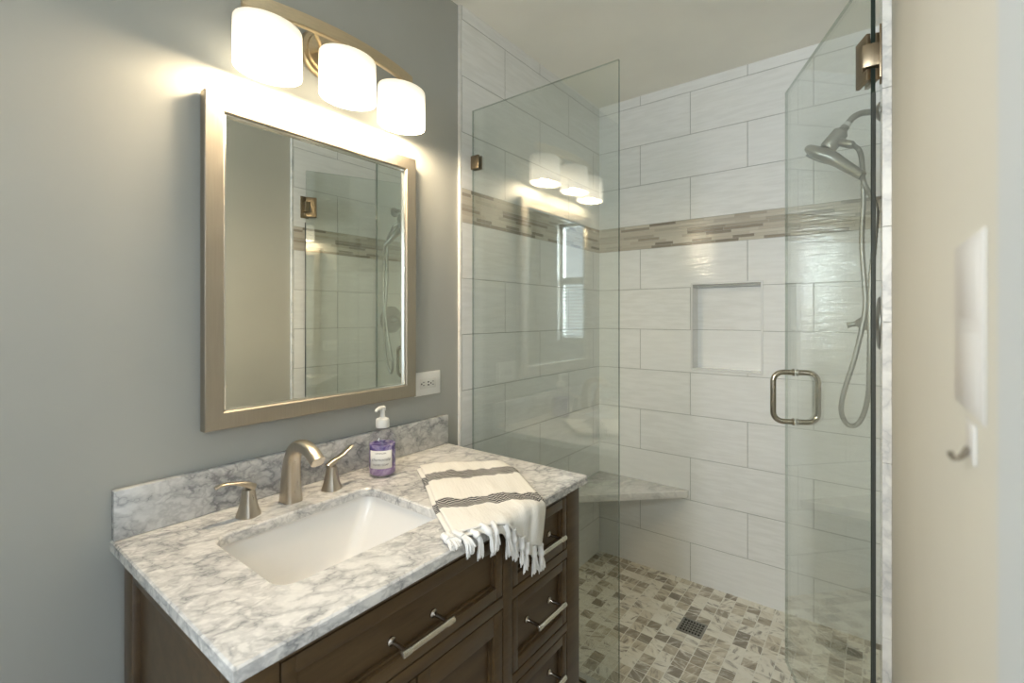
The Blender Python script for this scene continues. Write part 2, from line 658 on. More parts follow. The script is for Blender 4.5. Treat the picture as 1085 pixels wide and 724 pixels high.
# wall behind the camera with the window
wx0, wx1, wz0, wz1 = 0.62, 1.03, 1.08, 2.10
mb = MB()
for lo, hi in (((0, YR - 0.1, 0), (wx0, YR, CEIL)), ((wx1, YR - 0.1, 0), (XP + 0.115, YR, CEIL)),
               ((wx0, YR - 0.1, 0), (wx1, YR, wz0)), ((wx0, YR - 0.1, wz1), (wx1, YR, CEIL))):
    mb.box(lo, hi)
struct(mb, 'wall_entry', M['paint'])
mb = MB()
cw = 0.065
for lo, hi in (((wx0 - cw, YR, wz0 - 0.02), (wx0, YR + 0.018, wz1 + cw)), ((wx1, YR, wz0 - 0.02), (wx1 + cw, YR + 0.018, wz1 + cw)),
               ((wx0, YR, wz1), (wx1, YR + 0.018, wz1 + cw)), ((wx0 - cw - 0.02, YR, wz0 - 0.035), (wx1 + cw + 0.02, YR + 0.05, wz0 - 0.012)),
               ((wx0 - cw, YR, wz0 - 0.11), (wx1 + cw, YR + 0.015, wz0 - 0.035)),
               ((wx0, YR - 0.07, (wz0 + wz1) / 2 - 0.02), (wx1, YR - 0.03, (wz0 + wz1) / 2 + 0.02)),
               ((wx0, YR - 0.07, wz0), (wx0 + 0.03, YR - 0.03, wz1)), ((wx1 - 0.03, YR - 0.07, wz0), (wx1, YR - 0.03, wz1)),
               ((wx0, YR - 0.07, wz0), (wx1, YR - 0.03, wz0 + 0.03)), ((wx0, YR - 0.07, wz1 - 0.03), (wx1, YR - 0.03, wz1))):
    mb.box(lo, hi, 0.002)
win = struct(mb, 'window_1', M['white_paint'])
MB().box((wx0 + 0.03, YR - 0.052, wz0 + 0.03), (wx1 - 0.03, YR - 0.048, wz1 - 0.03)).build('pane', clear_glass('window_glass', (0.97, 0.98, 0.98), 0.04), win, False)
t = thing('window_blind', 'white slatted blind over the lower window sash, seen reflected in glass', 'blind', ((wx0 + wx1) / 2, YR - 0.015, 0))
MB().box((-0.19, -0.012, 1.60), (0.19, 0.012, 1.625), 0.002).build('head_rail', M['white_paint'], t)
mb = MB()
for i in range(17):
    zz = 1.12 + i * 0.028
    mb.box((-0.185, -0.011, -0.0008), (0.185, 0.011, 0.0008), mat=Matrix.Translation((0, 0, zz)) @ Matrix.Rotation(math.radians(28), 4, 'X'))
mb.build('slats', M['white_paint'], t, False)

# ------------------------------------------------------------------ vanity cabinet
FX = 0.555           # cabinet front
CY0, CY1 = 0.272, 1.178
CTOP = 0.820
t_cab = thing('vanity_cabinet', 'dark brown wooden vanity cabinet with bar pulls under the marble counter', 'cabinet')
mb = MB()
rt = 0.022
# face frame: stiles and rails
for y0, y1, z0, z1 in ((CY0, 0.330, 0.0, CTOP), (0.835, 0.868, 0.12, CTOP), (1.113, CY1, 0.0, CTOP),
                       (0.330, 0.835, 0.803, CTOP), (0.868, 1.113, 0.803, CTOP),
                       (0.330, 0.835, 0.634, 0.660), (0.330, 0.835, 0.12, 0.165),
                       (0.868, 1.113, 0.636, 0.660), (0.868, 1.113, 0.436, 0.460), (0.868, 1.113, 0.236, 0.262), (0.868, 1.113, 0.12, 0.165)):
    mb.box((FX - rt, y0, z0), (FX, y1, z1), 0.0012)
# carcass behind the frame: back, bottom, far side, near-side frame with recessed panel
mb.box((0.055, CY0 + 0.003, 0.12), (0.068, CY1 - 0.003, CTOP - 0.002))
mb.box((0.068, CY0 + 0.003, 0.12), (FX - rt, CY1 - 0.003, 0.135))
mb.box((0.055, CY1 - 0.018, 0.12), (FX - rt, CY1, CTOP))
mb.box((0.505, CY0, 0.0), (FX - rt, CY0 + 0.018, CTOP), 0.001)
mb.box((0.055, CY0, 0.0), (0.108, CY0 + 0.018, CTOP), 0.001)
mb.box((0.055, CY1 - 0.05, 0.0), (0.105, CY1 - 0.018, 0.12))
mb.box((0.108, CY0, 0.790), (0.505, CY0 + 0.018, CTOP), 0.001)
mb.box((0.108, CY0, 0.12), (0.505, CY0 + 0.018, 0.18), 0.001)
mb.build('body', M['wood'], t_cab)
MB().box((0.108, CY0 + 0.0125, 0.18), (0.505, CY0 + 0.0178, 0.790)).build('side_panel', M['wood'], t_cab)


def shaker(y0, y1, z0, z1, sw, rw_top, rw_bot, name):
    """a framed front with a recessed centre panel and a beaded step"""
    mb = MB()
    g = 0.0028
    y0 += g; y1 -= g; z0 += g; z1 -= g
    xb, xf = FX - 0.020, FX - 0.0005
    mb.box((xb, y0, z0), (xf, y0 + sw, z1), 0.0012)
    mb.box((xb, y1 - sw, z0), (xf, y1, z1), 0.0012)
    mb.box((xb, y0 + sw, z1 - rw_top), (xf, y1 - sw, z1), 0.0012)
    mb.box((xb, y0 + sw, z0), (xf, y1 - sw, z0 + rw_bot), 0.0012)
    a0, a1, b0, b1 = y0 + sw, y1 - sw, z0 + rw_bot, z1 - rw_top
    q = 0.006
    for lo, hi in (((xb, a0, b0), (xf - 0.007, a0 + q, b1)), ((xb, a1 - q, b0), (xf - 0.007, a1, b1)),
                   ((xb, a0 + q, b1 - q), (xf - 0.007, a1 - q, b1)), ((xb, a0 + q, b0), (xf - 0.007, a1 - q, b0 + q))):
        mb.box(lo, hi, 0.0008)
    mb.box((xb, a0 + q, b0 + q), (xf - 0.0135, a1 - q, b1 - q))
    return mb.build(name, M['wood'], t_cab)


def pull(parent, yc, zc, span=0.100, vertical=False):
    mb = MB()
    x0, xb = FX - 0.014, FX + 0.030
    L = span / 2
    for s in (-1, 1):
        R = Matrix.Translation((x0, s * L, 0)) @ Matrix.Rotation(PI / 2, 4, 'Y')
        mb.mi = 0
        mb.lathe([(0, 0), (0.0085, 0), (0.0085, 0.003), (0.0062, 0.005), (0.0042, 0.009), (0.0040, 0.0365), (0.0048, 0.040), (0, 0.040)], 16, R)
    mb.mi = 1
    mb.tube([(xb, -L - 0.012, 0), (xb, -L - 0.011, 0), (xb, -L + 0.006, 0), (xb, -L + 0.008, 0), (xb, -L + 0.012, 0), (xb, 0, 0),
             (xb, L - 0.012, 0), (xb, L - 0.008, 0), (xb, L - 0.006, 0), (xb, L + 0.011, 0), (xb, L + 0.012, 0)],
            [0.0050, 0.0066, 0.0068, 0.0056, 0.0056, 0.0060, 0.0056, 0.0056, 0.0068, 0.0066, 0.0050], 16)
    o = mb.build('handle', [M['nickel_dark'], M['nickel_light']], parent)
    o.location = (0, yc, zc)
    if vertical:
        o.rotation_euler = (PI / 2, 0, 0)
    return o


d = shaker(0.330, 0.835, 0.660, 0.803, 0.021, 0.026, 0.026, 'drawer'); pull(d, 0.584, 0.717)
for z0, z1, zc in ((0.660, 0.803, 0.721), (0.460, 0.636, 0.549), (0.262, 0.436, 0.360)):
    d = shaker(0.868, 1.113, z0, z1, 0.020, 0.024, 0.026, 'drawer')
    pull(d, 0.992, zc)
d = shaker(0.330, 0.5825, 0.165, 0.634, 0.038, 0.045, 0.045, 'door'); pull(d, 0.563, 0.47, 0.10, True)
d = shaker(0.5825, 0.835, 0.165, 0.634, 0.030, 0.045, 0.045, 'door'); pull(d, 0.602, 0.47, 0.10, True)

# ------------------------------------------------------------------ counter with sink cut-out
CZ = 0.842
sx0, sx1, sy0, sy1 = 0.158, 0.442, 0.388, 0.762


def ring_slab(outer, inner, z0, z1, bev=0.003):
    """slab with a hole, both outlines with the same point count"""
    q = bmesh.new()
    n = len(outer)
    lv = []
    for pts, zz in ((outer, z0), (outer, z1 - bev), (None, z1), (None, z1), (inner, z1 - bev), (inner, z0)):
        lv.append((pts, zz))
    def shrink(pts, d, sgn):
        c = Vector((sum(p[0] for p in pts) / n, sum(p[1] for p in pts) / n))
        out = []
        for p in pts:
            dx = p[0] - c.x; dy = p[1] - c.y
            out.append((p[0] - sgn * math.copysign(min(d, abs(dx)), dx), p[1] - sgn * math.copysign(min(d, abs(dy)), dy)))
        return out
    lv[2] = (shrink(outer, bev, 1), z1)
    lv[3] = (shrink(inner, bev, -1), z1)
    R = [[q.verts.new((p[0], p[1], zz)) for p in pts] for pts, zz in lv]
    for A, B in zip(R, R[1:] + R[:1]):
        for i in range(n):
            j = (i + 1) % n
            q.faces.new((A[i], A[j], B[j], B[i]))
    bmesh.ops.recalc_face_normals(q, faces=q.faces[:])
    return q


n = 7
inner = rrect(sx0, sx1, sy0, sy1, 0.035, n - 1)
# outer outline: for each inner point, the matching point on the rectangle
ox0, ox1, oy0, oy1 = 0.0012, 0.573, 0.262, 1.193
outer = []
for k, (cx, cy) in enumerate(((ox1, oy1), (ox0, oy1), (ox0, oy0), (ox1, oy0))):
    for i in range(n):
        s = i / (n - 1) - 0.5
        px, py = cx, cy
        w = 0.14
        sg = ((1, 1), (-1, 1), (-1, -1), (1, -1))[k]
        # walk round the corner
        if k == 0: p = (cx, cy + 2 * s * w) if s < 0 else (cx - 2 * s * w, cy)
        if k == 1: p = (cx - 2 * s * w, cy) if s < 0 else (cx, cy - 2 * s * w)
        if k == 2: p = (cx, cy - 2 * s * w) if s < 0 else (cx + 2 * s * w, cy)
        if k == 3: p = (cx + 2 * s * w, cy) if s < 0 else (cx, cy + 2 * s * w)
        outer.append(p)
mb = MB()
mb.merge(ring_slab(outer, inner, CZ - 0.0215, CZ, 0.0030))
o = mb.build('countertop', M['marble'], None, True, 20)
tag(o, 'white and grey veined marble vanity countertop with a cut-out for the sink', 'countertop')

o = MB().box((0.0012, 0.264, CZ + 0.0005), (0.020, 1.193, 0.9425), 0.0022).build('backsplash', M['marble_splash'])
tag(o, 'low grey veined marble backsplash standing along the wall behind the faucet', 'backsplash')

# undermount sink
t = thing('sink', 'white rectangular undermount basin set below the marble counter', 'sink', ((sx0 + sx1) / 2, (sy0 + sy1) / 2, CZ - 0.0225))
hx, hy = (sx1 - sx0) / 2 + 0.006, (sy1 - sy0) / 2 + 0.006
mb = MB()
q = bmesh.new()
prof = [(0.016, 0.0, .050), (0.0, 0.0, 0.036), (-0.003, -0.012, 0.034), (-0.014, -0.055, 0.032), (-0.026, -0.098, 0.030), (-0.034, -0.118, 0.028), (-0.046, -0.129, 0.026), (-0.10, -0.134, 0.022)]
rings = []
for off, zz, rr in prof:
    rings.append([q.verts.new((p[0], p[1], zz)) for p in rrect(-hx - off, hx + off, -hy - (off if off > -0.004 else off * 2.1), hy + (off if off > -0.004 else off * 2.1), max(0.012, rr), 8)])
rings.append([q.verts.new((0.021 * math.cos(2 * PI * (i + 0.5) / 36), 0.021 * math.sin(2 * PI * (i + 0.5) / 36), -0.137)) for i in range(36)])
for A, B in zip(rings, rings[1:]):
    for i in range(36):
        j = (i + 1) % 36
        q.faces.new((A[i], A[j], B[j], B[i]))
bmesh.ops.recalc_face_normals(q, faces=q.faces[:])
for f in q.faces:
    f.normal_flip()
mb.merge(q)
o = mb.build('basin', M['porcelain'], t, True, 60)
sol = o.modifiers.new('thick', 'SOLIDIFY'); sol.thickness = 0.008; sol.offset = 1
MB().lathe([(0, -0.140), (0.0215, -0.140), (0.0215, -0.1335), (0.018, -0.132), (0.014, -0.1335), (0.013, -0.131), (0, -0.130)], 24).build('drain', M['nickel'], t)

# ------------------------------------------------------------------ faucet
t = thing('faucet', 'brushed nickel arched faucet with two lever handles behind the sink', 'faucet', (0.092, 0.588, CZ))
mb = MB()
path = smoothpath([(-0.004, 0, 0), (-0.004, 0, 0.03), (-0.002, 0, 0.075), (0.005, 0, 0.108), (0.024, 0, 0.134), (0.056, 0, 0.142), (0.090, 0, 0.134), (0.119, 0, 0.116)], 6)
k = len(path)
rad = []
for i in range(k):
    f = i / (k - 1)
    rad.append((0.0265 - 0.012 * min(1, f * 1.7) - 0.004 * max(0, f - 0.6), 0.0225 - 0.0075 * min(1, f * 1.8) + 0.003 * max(0, f - 0.7)))
mb.tube(path, rad, 20, True, 0.62, up=(1, 0, 0))
mb.build('spout', M['nickel'], t, True, 50)
for s in (-1, 1):
    mb = MB()
    zs = [0, 0.004, 0.02, 0.04, 0.055, 0.060]
    rr = [0.0225, 0.0222, 0.0175, 0.0135, 0.0118, 0.0112]
    mb.tube([(0.006, 0, z) for z in zs], rr, 20, True, 0.60, up=(0.9, 0.4, 0))
    h = mb.build('handle', M['nickel'], t, True, 40)
    h.location = (0, s * 0.103, 0)
    mb = MB()
    p = smoothpath([(0.006, -s * 0.010, 0.0605), (0.006, s * 0.004, 0.071), (0.004, s * 0.026, 0.079), (0.0, s * 0.048, 0.082 if s < 0 else 0.090), (-0.002, s * 0.066, 0.078 if s < 0 else 0.098)], 5)
    kk = len(p)
    mb.tube(p, [(0.0095 - 0.0062 * min(1, i / (kk - 1) * 1.8) , 0.0110 - 0.0025 * i / (kk - 1)) for i in range(kk)], 14, True, 0.7, up=(0, 0, 1))
    mb.build('lever', M['nickel'], h, True, 45)

# ------------------------------------------------------------------ soap bottle
t = thing('soap_dispenser', 'clear pump bottle of purple hand soap standing beside the faucet', 'soap bottle', (0.105, 0.846, CZ))
mb = MB()
mb.lathe([(0, 0.001), (0.033, 0.001), (0.0375, 0.006), (0.0382, 0.02), (0.0382, 0.098), (0.036, 0.110), (0.028, 0.123), (0.018, 0.132), (0.0145, 0.137), (0.0145, 0.146)], 40)
mb.build('bottle', clear_glass('bottle_plastic', (0.93, 0.93, 0.95), 0.06, 0.05), t, True, 60)
g = G('purple_soap')
zc = g.sep(g.pos())[2]
nn = g.noise(g.vmath('MULTIPLY', g.pos(), (1, 1, 1.3)), 26, 4, 0.55, dist=1.2)
cc = g.ramp(nn, [(0.34, (0.045, 0.022, 0.17)), (0.48, (0.17, 0.11, 0.38)), (0.58, (0.42, 0.34, 0.60)), (0.70, (0.74, 0.68, 0.80))])
cc = g.mix(g.ss(zc, 0.018, 0.040, 0.55, 0.0), cc, (0.55, 0.36, 0.56))
liq = g.finish(g.pbsdf(cc, 0.2, 0, None, 0.5))
MB().lathe([(0, 0.004), (0.031, 0.004), (0.0355, 0.008), (0.0362, 0.02), (0.0362, 0.088), (0, 0.088)], 40).build('liquid', liq, t, True, 60)
mb = MB()
q = bmesh.new()
a0, a1 = math.radians(-58 - 36), math.radians(-58 + 62)
vs = []
for zz in (0.026, 0.076):
    vs.append([q.verts.new((0.0386 * math.cos(a0 + (a1 - a0) * i / 16), 0.0386 * math.sin(a0 + (a1 - a0) * i / 16), zz)) for i in range(17)])
for i in range(16):
    q.faces.new((vs[0][i], vs[0][i + 1], vs[1][i + 1], vs[1][i]))
mb.merge(q)
lab = mb.build('paper_label', simple('label_paper', (0.80, 0.79, 0.76), 0.5), t)
sol = lab.modifiers.new('thick', 'SOLIDIFY'); sol.thickness = 0.0003; sol.offset = 1
ink = simple('label_ink', (0.10, 0.095, 0.11), 0.5)


def wrap_text(body, size, zc, shear=0.0, ang=(a0 + a1) / 2, rad=0.0391):
    cu = bpy.data.curves.new('txt', 'FONT')
    cu.body = body
    cu.size = size
    cu.align_x = 'CENTER'
    cu.shear = shear
    cu.resolution_u = 3
    ob = bpy.data.objects.new('txt', cu)
    COL.objects.link(ob)
    dg = bpy.context.evaluated_depsgraph_get()
    me = bpy.data.meshes.new_from_object(ob.evaluated_get(dg))
    bpy.data.objects.remove(ob)
    b = bmesh.new()
    b.from_mesh(me)
    bpy.data.meshes.remove(me)
    for v in b.verts:
        a = ang + v.co.x / rad
        v.co = Vector((rad * math.cos(a), rad * math.sin(a), zc + v.co.y))
    return b


mb = MB()
mb.merge(wrap_text('LAVENDER', 0.0062, 0.0670))
mb.merge(wrap_text('chamomile', 0.0125, 0.0475, 0.35))
mb.merge(wrap_text('HAND SOAP', 0.0078, 0.0345))
mb.build('lettering', ink, lab, False)
mb = MB()
mb.lathe([(0, 0.134), (0.0185, 0.134), (0.0190, 0.137), (0.0190, 0.154), (0.0175, 0.158), (0.010, 0.161), (0.0070, 0.163), (0.0062, 0.182), (0, 0.182)], 28)
pm = mb.build('pump', M['plastic_white'], t, True, 40)
MB().lathe([(0, 0.181), (0.0085, 0.181), (0.0092, 0.184), (0.0088, 0.191), (0, 0.194)], 20, None).tube([(0.0, 0.004, 0.189), (0.006, -0.014, 0.191), (0.011, -0.028, 0.188), (0.0125, -0.032, 0.183)], [0.0058, 0.005, 0.0042, 0.0036], 10).build('nozzle', M['plastic_white'], pm, True, 50)

# ------------------------------------------------------------------ towel
EDGE = 0.573
t = thing('hand_towel', 'folded white cotton hand towel with black line stripes hanging over the counter edge', 'towel', (0.45, 0.9, CZ))
TO = Vector((0.45, 0.9, CZ))


def lerp_path(kn, v):
    for (v0, a), (v1, b) in zip(kn, kn[1:]):
        if v <= v1:
            f = (v - v0) / (v1 - v0)
            return a[0] + (b[0] - a[0]) * f, a[1] + (b[1] - a[1]) * f
    return kn[-1][1]


# (distance past the counter edge, y) on the near-left and far-right borders
LEFT = [(0, (-0.411, 0.935)), (0.22, (-0.312, 0.872)), (0.62, (-0.153, 0.759)), (1.0, (-0.038, 0.682))]
RIGHT = [(0, (-0.240, 1.111)), (0.22, (-0.155, 1.069)), (0.62, (0.004, 0.952)), (1.0, (0.118, 0.925))]


def roll(dd, y, lift):
    """a point at distance dd past the counter edge, draped round it"""
    r = 0.009 + lift
    if dd < 0:
        return Vector((EDGE + dd, y, CZ + lift))
    arc = r * PI / 2
    if dd < arc:
        a = dd / r
        return Vector((EDGE + r * math.sin(a) , y, CZ + lift - r + r * math.cos(a)))
    return Vector((EDGE + r, y, CZ + lift - r - (dd - arc)))


def towel_sheet(lift, dl, dr, dy, seed):
    rows, uvs = [], []
    NS, NV = 44, 64
    for iv in range(NV + 1):
        v = iv / NV
        (da, ya), (db, yb) = lerp_path(LEFT, v), lerp_path(RIGHT, v)
        row = []
        for i in range(NS + 1):
            s = i / NS
            bow = 0.012 * math.sin(PI * s) * v
            dd = (da + dl * v) * (1 - s) + (db + dr * v) * s + bow
            if v > 0.62:
                dd += (v - 0.62) / 0.38 * 0.012 * math.sin(s * 7.5 + seed)
            y = ya * (1 - s) + yb * s + dy
            w = mnoise.noise(Vector((s * 4.5 + seed, v * 3.2, 0.3))) * 0.5 + 0.5
            w2 = mnoise.noise(Vector((s * 11 + seed, v * 6, 2.3))) * 0.5 + 0.5
            lf = lift + (0.0105 * w + 0.005 * w2) * (0.35 + 0.65 * math.sin(PI * min(1, s * 1.0)) ** 0.5)
            if dd > 0:
                lf += 0.007 * max(0.0, math.sin(s * 13 + seed * 2)) * min(1, dd / 0.08)
            row.append(roll(dd, y, lf) - TO)
        rows.append(row)
    return rows


def towel_mat():
    g = G('towel_cotton')
    uv = g.node('UVMap').outputs[0]
    u, v, _ = g.sep(uv)
    wob = g.math('MULTIPLY', g.math('SUBTRACT', g.noise(g.comb(g.math('MULTIPLY', u, 5.5), g.math('MULTIPLY', v, 2.0), 0.0), 1.0, 3, 0.6), 0.5), 0.16)
    vv = g.math('ADD', v, wob)
    tot = None
    for c0 in (0.22, 0.62):
        d = g.math('ABSOLUTE', g.math('SUBTRACT', vv, c0))
        inn = g.math('LESS_THAN', d, 0.062)
        ln = g.math('FRACT', g.math('MULTIPLY', g.math('ADD', vv, 10.0), 48.0))
        ln = g.ss(g.math('ABSOLUTE', g.math('SUBTRACT', ln, 0.5)), 0.33, 0.42, 1.0, 0.0)
        q = g.math('MULTIPLY', inn, ln)
        tot = q if tot is None else g.math('MAXIMUM', tot, q)
    c = g.mix(g.math('MULTIPLY', tot, 0.95), (0.82, 0.80, 0.75), (0.03, 0.03, 0.035))
    wv = g.noise(g.comb(g.math('MULTIPLY', u, 260.0), g.math('MULTIPLY', v, 320.0), 0.0), 1.0, 2)
    crk = g.noise(g.comb(g.math('MULTIPLY', u, 40.0), g.math('MULTIPLY', v, 9.0), 0.0), 1.0, 3, 0.6)
    h = g.math('ADD', g.math('MULTIPLY', wv, 0.4), g.math('MULTIPLY', crk, 1.6))
    return g.finish(g.pbsdf(c, 0.9, 0.0, g.bump(h, 0.5, 0.002), 0.1))


def sheet_mesh(sheets, name, mat, parent):
    me = bpy.data.meshes.new(name)
    vs, fs, uv = [], [], []
    for rows in sheets:
        base = len(vs)
        R, S = len(rows), len(rows[0])
        for i, r in enumerate(rows):
            for j, p in enumerate(r):
                vs.append(p)
                uv.append((j / (S - 1), i / (R - 1)))
        for i in range(R - 1):
            for j in range(S - 1):
                a = base + i * S + j
                fs.append((a, a + 1, a + S + 1, a + S))
    me.from_pydata(vs, [], fs)
    ul = me.uv_layers.new(name='UVMap')
    for l in me.loops:
        ul.data[l.index].uv = uv[l.vertex_index]
    me.materials.append(mat)
    me.shade_smooth()
    o = bpy.data.objects.new(name, me)
    COL.objects.link(o)
    o.parent = parent
    s = o.modifiers.new('thick', 'SOLIDIFY')
    s.thickness = 0.0028
    s.offset = 0
    return o


top = towel_sheet(0.0105, 0.0, 0.0, 0.0, 1.3)
under = towel_sheet(0.0035, 0.004, 0.010, -0.012, 1.3)
sheet_mesh([top, under], 'cloth', towel_mat(), t)
fr = simple('fringe_cotton', (0.82, 0.81, 0.79), 0.9, spec=0.1)


def tassel(dd, y, length, rng, drift=0.0, lift=0.006):
    """a knotted bundle of threads that starts dd past the counter edge and drapes over it"""
    mb = MB()

    def at(L, a=0.0, b=0.0):
        return roll(dd + L, y + drift * L + a, max(0.0036, lift + b)) - TO
    kn = length * 0.24
    mb.tube([at(-0.006), at(length * 0.08), at(kn - 0.006), at(kn), at(kn + 0.007)], [0.0075, 0.0068, 0.0066, 0.0088, 0.0068], 9)
    for i in range(30):
        a = rng.uniform(-1, 1); b = rng.uniform(-1, 1)
        L = length * rng.uniform(0.58, 0.80)
        sp = rng.uniform(0.005, 0.012)
        pts = [at(kn, a * 0.002, b * 0.002)]
        for f in (0.3, 0.65, 1.0):
            pts.append(at(kn + L * f, a * sp * f ** 0.7 + rng.uniform(-1, 1) * 0.0016, b * sp * 0.55 * f ** 0.7))
        mb.tube(smoothpath(pts, 3), [0.0022] * 7 + [0.0021, 0.0018, 0.0010], 6)
    return mb.build('tassel', fr, t, True, 60)


rng = random.Random(3)
for i in range(10):
    f = 0.04 + 0.93 * i / 9 + rng.uniform(-0.018, 0.018)
    (da, ya), (db, yb) = lerp_path(LEFT, 1.0), lerp_path(RIGHT, 1.0)
    dd = da * (1 - f) + db * f + 0.012 * math.sin(PI * f) + 0.012 * math.sin(f * 7.5 + 1.3)
    tassel(dd - 0.004, ya * (1 - f) + yb * f, rng.uniform(0.056, 0.070), rng, rng.uniform(-0.25, 0.2), 0.011 if dd < 0 else 0.016)
# ends of the lower layer lying on the counter beside the hem
for f in (0.0, 0.07):
    tassel(-0.034 + 0.05 * f, 0.668 + 0.10 * f, 0.044, rng, -0.35, 0.0092)

# ------------------------------------------------------------------ mirror
t = thing('wall_mirror', 'rectangular mirror in a brushed metal frame hung above the vanity', 'mirror', (0, 0.729, 1.417))
my, mz, mw = 0.3075, 0.3865, 0.042
mb = MB()
prof = [(0.004, 0.0), (0.028, 0.0), (0.030, 0.002), (0.030, mw - 0.004), (0.027, mw - 0.0005), (0.019, mw), (0.004, mw)]  # (x, inset)
q = bmesh.new()
rings = []
for x, ins in prof:
    a, b = my - ins, mz - ins
    rings.append([q.verts.new((x, -a, -b)), q.verts.new((x, a, -b)), q.verts.new((x, a, b)), q.verts.new((x, -a, b))])
for A, B in zip(rings, rings[1:] + rings[:1]):
    for i in range(4):
        j = (i + 1) % 4
        q.faces.new((A[i], A[j], B[j], B[i]))
bmesh.ops.recalc_face_normals(q, faces=q.faces[:])
mb.merge(q)
mb.build('frame', M['frame'], t, True, 25)
mb = MB()
a, b = my - mw, mz - mw
for lo, hi in (((0.012, -a, -b), (0.0255, -a + 0.003, b)), ((0.012, a - 0.003, -b), (0.0255, a, b)), ((0.012, -a, -b), (0.0255, a, -b + 0.003)), ((0.012, -a, b - 0.003), (0.0255, a, b))):
    mb.box(lo, hi, 0.0006)
mb.build('inner_lip', M['silver'], t)
MB().box((0.006, -a, -b), (0.016, a, b)).build('mirror_glass', M['mirror'], t, False)

# ------------------------------------------------------------------ vanity light
VY, VZ = 0.733, 2.022
t = thing('vanity_light', 'three-shade vanity light with bowed brass-toned bar on the wall above the mirror', 'wall light', (0, VY, VZ))
R_ = Matrix.Rotation(PI / 2, 4, 'Y')
mb = MB().lathe([(0, 0.001), (0.066, 0.001), (0.066, 0.010), (0.062, 0.016), (0.052, 0.016), (0.050, 0.022), (0.030, 0.026), (0, 0.026)], 44, Matrix.Translation((0, -0.012, -0.008)) @ R_)
mb.build('wall_plate', M['gold'], t)
H, B0, B1 = 0.250, 0.068, 0.110
def bowx(y):
    return B1 - (B1 - B0) * (y / H) ** 2
q = bmesh.new()
NB = 28
prev = None
rings = []
for i in range(NB + 1):
    y = -H + 2 * H * i / NB
    x = bowx(y)
    rings.append([q.verts.new((x - 0.007, y, -0.017)), q.verts.new((x + 0.007, y, -0.017)), q.verts.new((x + 0.007, y, 0.017)), q.verts.new((x - 0.007, y, 0.017))])
for A, B in zip(rings, rings[1:]):
    for i in range(4):
        j = (i + 1) % 4
        q.faces.new((A[i], A[j], B[j], B[i]))
q.faces.new(rings[0][::-1]); q.faces.new(rings[-1])
bmesh.ops.recalc_face_normals(q, faces=q.faces[:])
bmesh.ops.bevel(q, geom=[e for e in q.edges if e.calc_face_angle(0) > 0.5], offset=0.0018, segments=2, affect='EDGES')
mb = MB(); mb.merge(q)
mb.build('bar', M['gold'], t)
mb = MB()
for s in (-1, 1):
    mb = MB()
    mb.tube(smoothpath([(0.018, s * 0.030, -0.010), (0.05, s * 0.045, -0.008), (0.075, s * 0.070, -0.004), (bowx(s * 0.09) - 0.004, s * 0.092, 0.0)], 6), 0.0055, 10)
    mb.build('arm', M['gold'], t)
for y in (-0.196, 0.0, 0.202):
    x = bowx(y) - 0.002
    mb = MB()
    prof = [(0.0, 0.0565), (0.022, 0.0565), (0.026, 0.0562), (0.066, 0.0562), (0.0690, 0.055), (0.0705, 0.052), (0.0710, 0.047), (0.0712, -0.050), (0.0705, -0.055),
            (0.0690, -0.0565), (0.0675, -0.055), (0.0672, 0.044), (0.062, 0.052), (0.0, 0.052)]
    mb.lathe(prof, 56, None, 0.84, 1.085)
    sh = mb.build('shade', M['shade'], t, True, 60)
    sh.location = (x, y, -0.098)
    MB().lathe([(0, 0.0560), (0.024, 0.0560), (0.024, 0.060), (0.012, 0.063), (0.012, 0.086), (0, 0.086)], 24).build('socket_cap', M['gold'], sh)
    gb = G('lit_bulb'); bb = gb.node('Emission'); gb.put(bb.inputs[0], (1.0, 0.88, 0.66)); bb.inputs[1].default_value = 3.0
    MB().lathe([(0, 0.052), (0.013, 0.052), (0.013, 0.034), (0.022, 0.018), (0.0285, -0.002), (0.026, -0.016), (0.015, -0.026), (0, -0.029)], 24).build('bulb', gb.finish(bb.outputs[0]), sh)
    l = bpy.data.lights.new('bulb_light', 'POINT')
    l.energy = BULB_POWER
    l.color = BULB_COLOR
    l.shadow_soft_size = 0.022
    lo = bpy.data.objects.new('bulb_light', l)
    COL.objects.link(lo)
    lo.parent = sh
    lo.location = (0, 0, -0.046)

# ------------------------------------------------------------------ outlet
t = thing('wall_outlet', 'white duplex wall outlet mounted sideways at the mirror corner', 'outlet', (0, 1.110, 1.0625))
MB().box((0.0005, -0.058, -0.040), (0.0055, 0.058, 0.040), 0.0022).build('cover_plate', M['plastic_white'], t)
mb = MB().box((0.004, -0.036, -0.0170), (0.0072, 0.036, 0.0170), 0.0012)
f = mb.build('receptacle', simple('outlet_face', (0.72, 0.71, 0.66), 0.35), t)
mb = MB()
for s in (-1, 1):
    mb.box((0.006, s * 0.021 - 0.004, 0.0045), (0.0076, s * 0.021 + 0.004, 0.0063))
    mb.box((0.006, s * 0.021 - 0.004, -0.0063), (0.0076, s * 0.021 + 0.004, -0.0045))
    mb.lathe([(0, 0), (0.0028, 0), (0.0028, 0.0016), (0, 0.0016)], 12, Matrix.Translation((0.006, s * 0.021 - 0.0095, 0)) @ R_)
mb.box((0.006, -0.0035, -0.007), (0.0078, 0.0035, -0.003)).box((0.006, -0.0035, 0.003), (0.0078, 0.0035, 0.007))
mb.build('slots', M['dark'], f, False)

